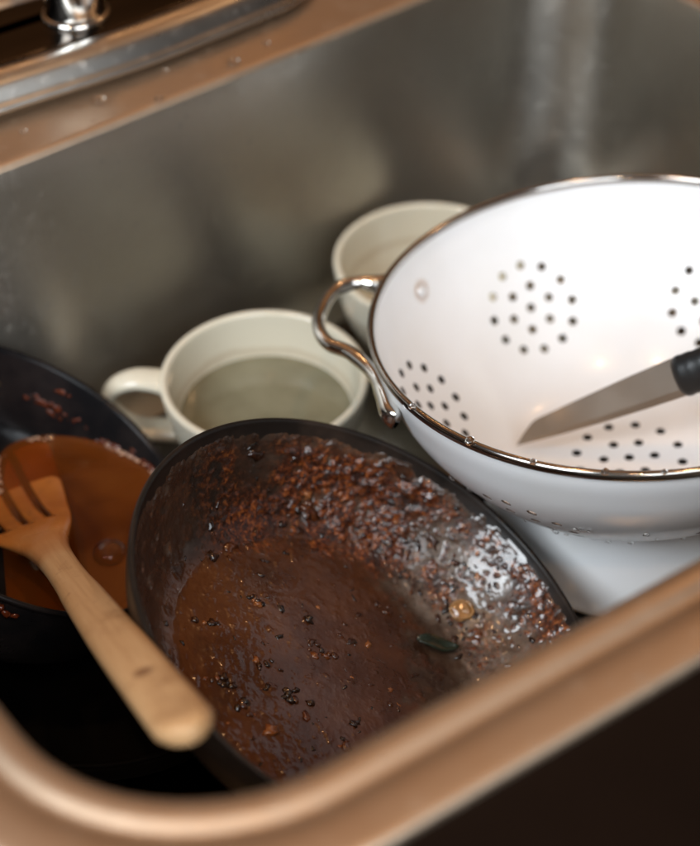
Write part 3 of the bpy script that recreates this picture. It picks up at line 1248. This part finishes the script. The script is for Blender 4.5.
for i in range(70):                                    # beads on the outside of the bowl, towards its lower edge
    a = R_(random.uniform(178, 300))
    j = random.choice((40, 50, 54, 58, 62, 66, 68, 70, 72, 74, 76, 78))
    (ra, za), (rb, zb) = cps[j], cps[j + 1]
    r, z = ra + 1.35, za - .3
    nv = Vector((-(zb - za) * math.cos(a), -(zb - za) * math.sin(a), -(ra - rb)))
    Mx = rootc.matrix_world @ frame(Vector((r * math.cos(a), r * math.sin(a), z)), nv)
    drop(Mx, random.uniform(.7, 1.7), 'clear water bead clinging to the outside of the white colander', 'water beads on the colander', i)
for i, a in enumerate((212, 229, 243, 257, 268)):
    t_ = R_(a)
    Mx = rootc.matrix_world @ frame(Vector((125.6 * math.cos(t_), 125.6 * math.sin(t_), 3.0)), (math.cos(t_) * .4, math.sin(t_) * .4, 1))
    drop(Mx, (1.7, 2.3, 1.5, 1.8, 1.3)[i], 'clear water drop sitting on the chrome rim of the colander', 'water drops on the colander rim', i)
for i, (a, b) in enumerate(((24, 408), (50, 392), (-20, 402), (100, 404), (125, 412), (66, 416))):
    p = sk(a, b)
    drop(Matrix.Translation(Vector((p.x, p.y, rim_z(b) + .3)) * MM), (3.6, 2.2, 1.8, 3.4, 1.8, 1.6)[i],
         'water drop on the brown steel ledge behind the basin', 'water drops on the ledge', i)


# ------------------------------------------------------------------ light, world, camera
def area(name, loc, target, size, power, color, spread=None):
    ld = bpy.data.lights.new(name, 'AREA')
    ld.shape = 'RECTANGLE'
    ld.size, ld.size_y = size
    ld.energy = power
    ld.color = color
    o = bpy.data.objects.new(name, ld)
    C.objects.link(o)
    o.location = loc
    o.rotation_euler = (Vector(target) - Vector(loc)).to_track_quat('-Z', 'Y').to_euler()
    return o


area('window_light', (-1.15, -.50, 1.5), (.08, .50, .1), (.95, .85), 37, (.87, .94, 1.0))
area('room_light', (.40, -.45, 1.30), (.14, .5, .08), (.9, .6), 7, (.87, .94, 1.0))
area('fill_light', (.55, -1.05, .95), (.14, .5, .08), (1.2, .6), 19, (.87, .94, 1.0))  # added low front fill that brightens the outside of the colander
for i, (x, y, z, e) in enumerate(((-.30, 1.75, 1.20, .8), (-.02, 1.85, 1.27, .8), (.9, 1.5, 1.7, 8), (-.5, .35, 1.9, 14), (.3, .3, 2.0, 14), (-.1, -.5, 1.8, 10))):
    ld = bpy.data.lights.new('pendant_bulb', 'POINT')
    ld.energy = e
    ld.color = (1.0, .56, .25)
    ld.shadow_soft_size = .016
    o = bpy.data.objects.new('pendant_bulb', ld)
    C.objects.link(o)
    o.location = (x, y, z)

world = bpy.data.worlds.new('World')
bpy.context.scene.world = world
world.use_nodes = True
nt = world.node_tree
bg = nt.nodes['Background']
tc = nt.nodes.new('ShaderNodeTexCoord')
sx = nt.nodes.new('ShaderNodeSeparateXYZ')
nt.links.new(tc.outputs['Generated'], sx.inputs[0])
nz = nt.nodes.new('ShaderNodeTexNoise')
nz.inputs['Scale'].default_value = 2.2
nz.inputs['Detail'].default_value = 2
nt.links.new(tc.outputs['Generated'], nz.inputs['Vector'])
mr = nt.nodes.new('ShaderNodeMapRange')
for i, v in zip((1, 2, 3, 4), (-.15, .65, 0, 1)):
    mr.inputs[i].default_value = v
nt.links.new(sx.outputs[1], mr.inputs[0])
mx = nt.nodes.new('ShaderNodeMix'); mx.data_type = 'RGBA'
mx.inputs[6].default_value = (.075, .07, .066, 1)       # behind the viewer: cool, dim room
mx.inputs[7].default_value = (.37, .17, .07, 1)      # ahead: warm wooden kitchen
nt.links.new(mr.outputs[0], mx.inputs[0])
r2 = nt.nodes.new('ShaderNodeMapRange')
for i, v in zip((1, 2, 3, 4), (.35, .65, .45, 1.5)):
    r2.inputs[i].default_value = v
nt.links.new(nz.outputs['Fac'], r2.inputs[0])
nt.links.new(mx.outputs[2], bg.inputs['Color'])
r3_ = nt.nodes.new('ShaderNodeMapRange')              # the room is darker low down, warmer light above the cupboards
for i, v in zip((1, 2, 3, 4), (.40, .75, .19, 1.10)):
    r3_.inputs[i].default_value = v
nt.links.new(sx.outputs[2], r3_.inputs[0])
mu = nt.nodes.new('ShaderNodeMath'); mu.operation = 'MULTIPLY'
nt.links.new(r2.outputs[0], mu.inputs[0]); nt.links.new(r3_.outputs[0], mu.inputs[1])
nt.links.new(mu.outputs[0], bg.inputs['Strength'])

cam = bpy.data.cameras.new('camera')
co = bpy.data.objects.new('camera', cam)
C.objects.link(co)
co.location = (0, 0, .59)
co.rotation_euler = (R_(47), 0, 0)
cam.sensor_fit = 'VERTICAL'
cam.sensor_height = 36
cam.lens = 1500 / 846 * 36
cam.clip_start = .01
cam.clip_end = 50
cam.dof.use_dof = True
cam.dof.focus_distance = .655
cam.dof.aperture_fstop = 4.2
cam.dof.aperture_blades = 0
S = bpy.context.scene
S.camera = co
S.render.engine = 'CYCLES'
S.cycles.use_denoising = True
S.cycles.max_bounces = 10
S.view_settings.view_transform = 'Standard'
S.view_settings.look = 'None'
S.view_settings.exposure = 0
S.view_settings.gamma = 1
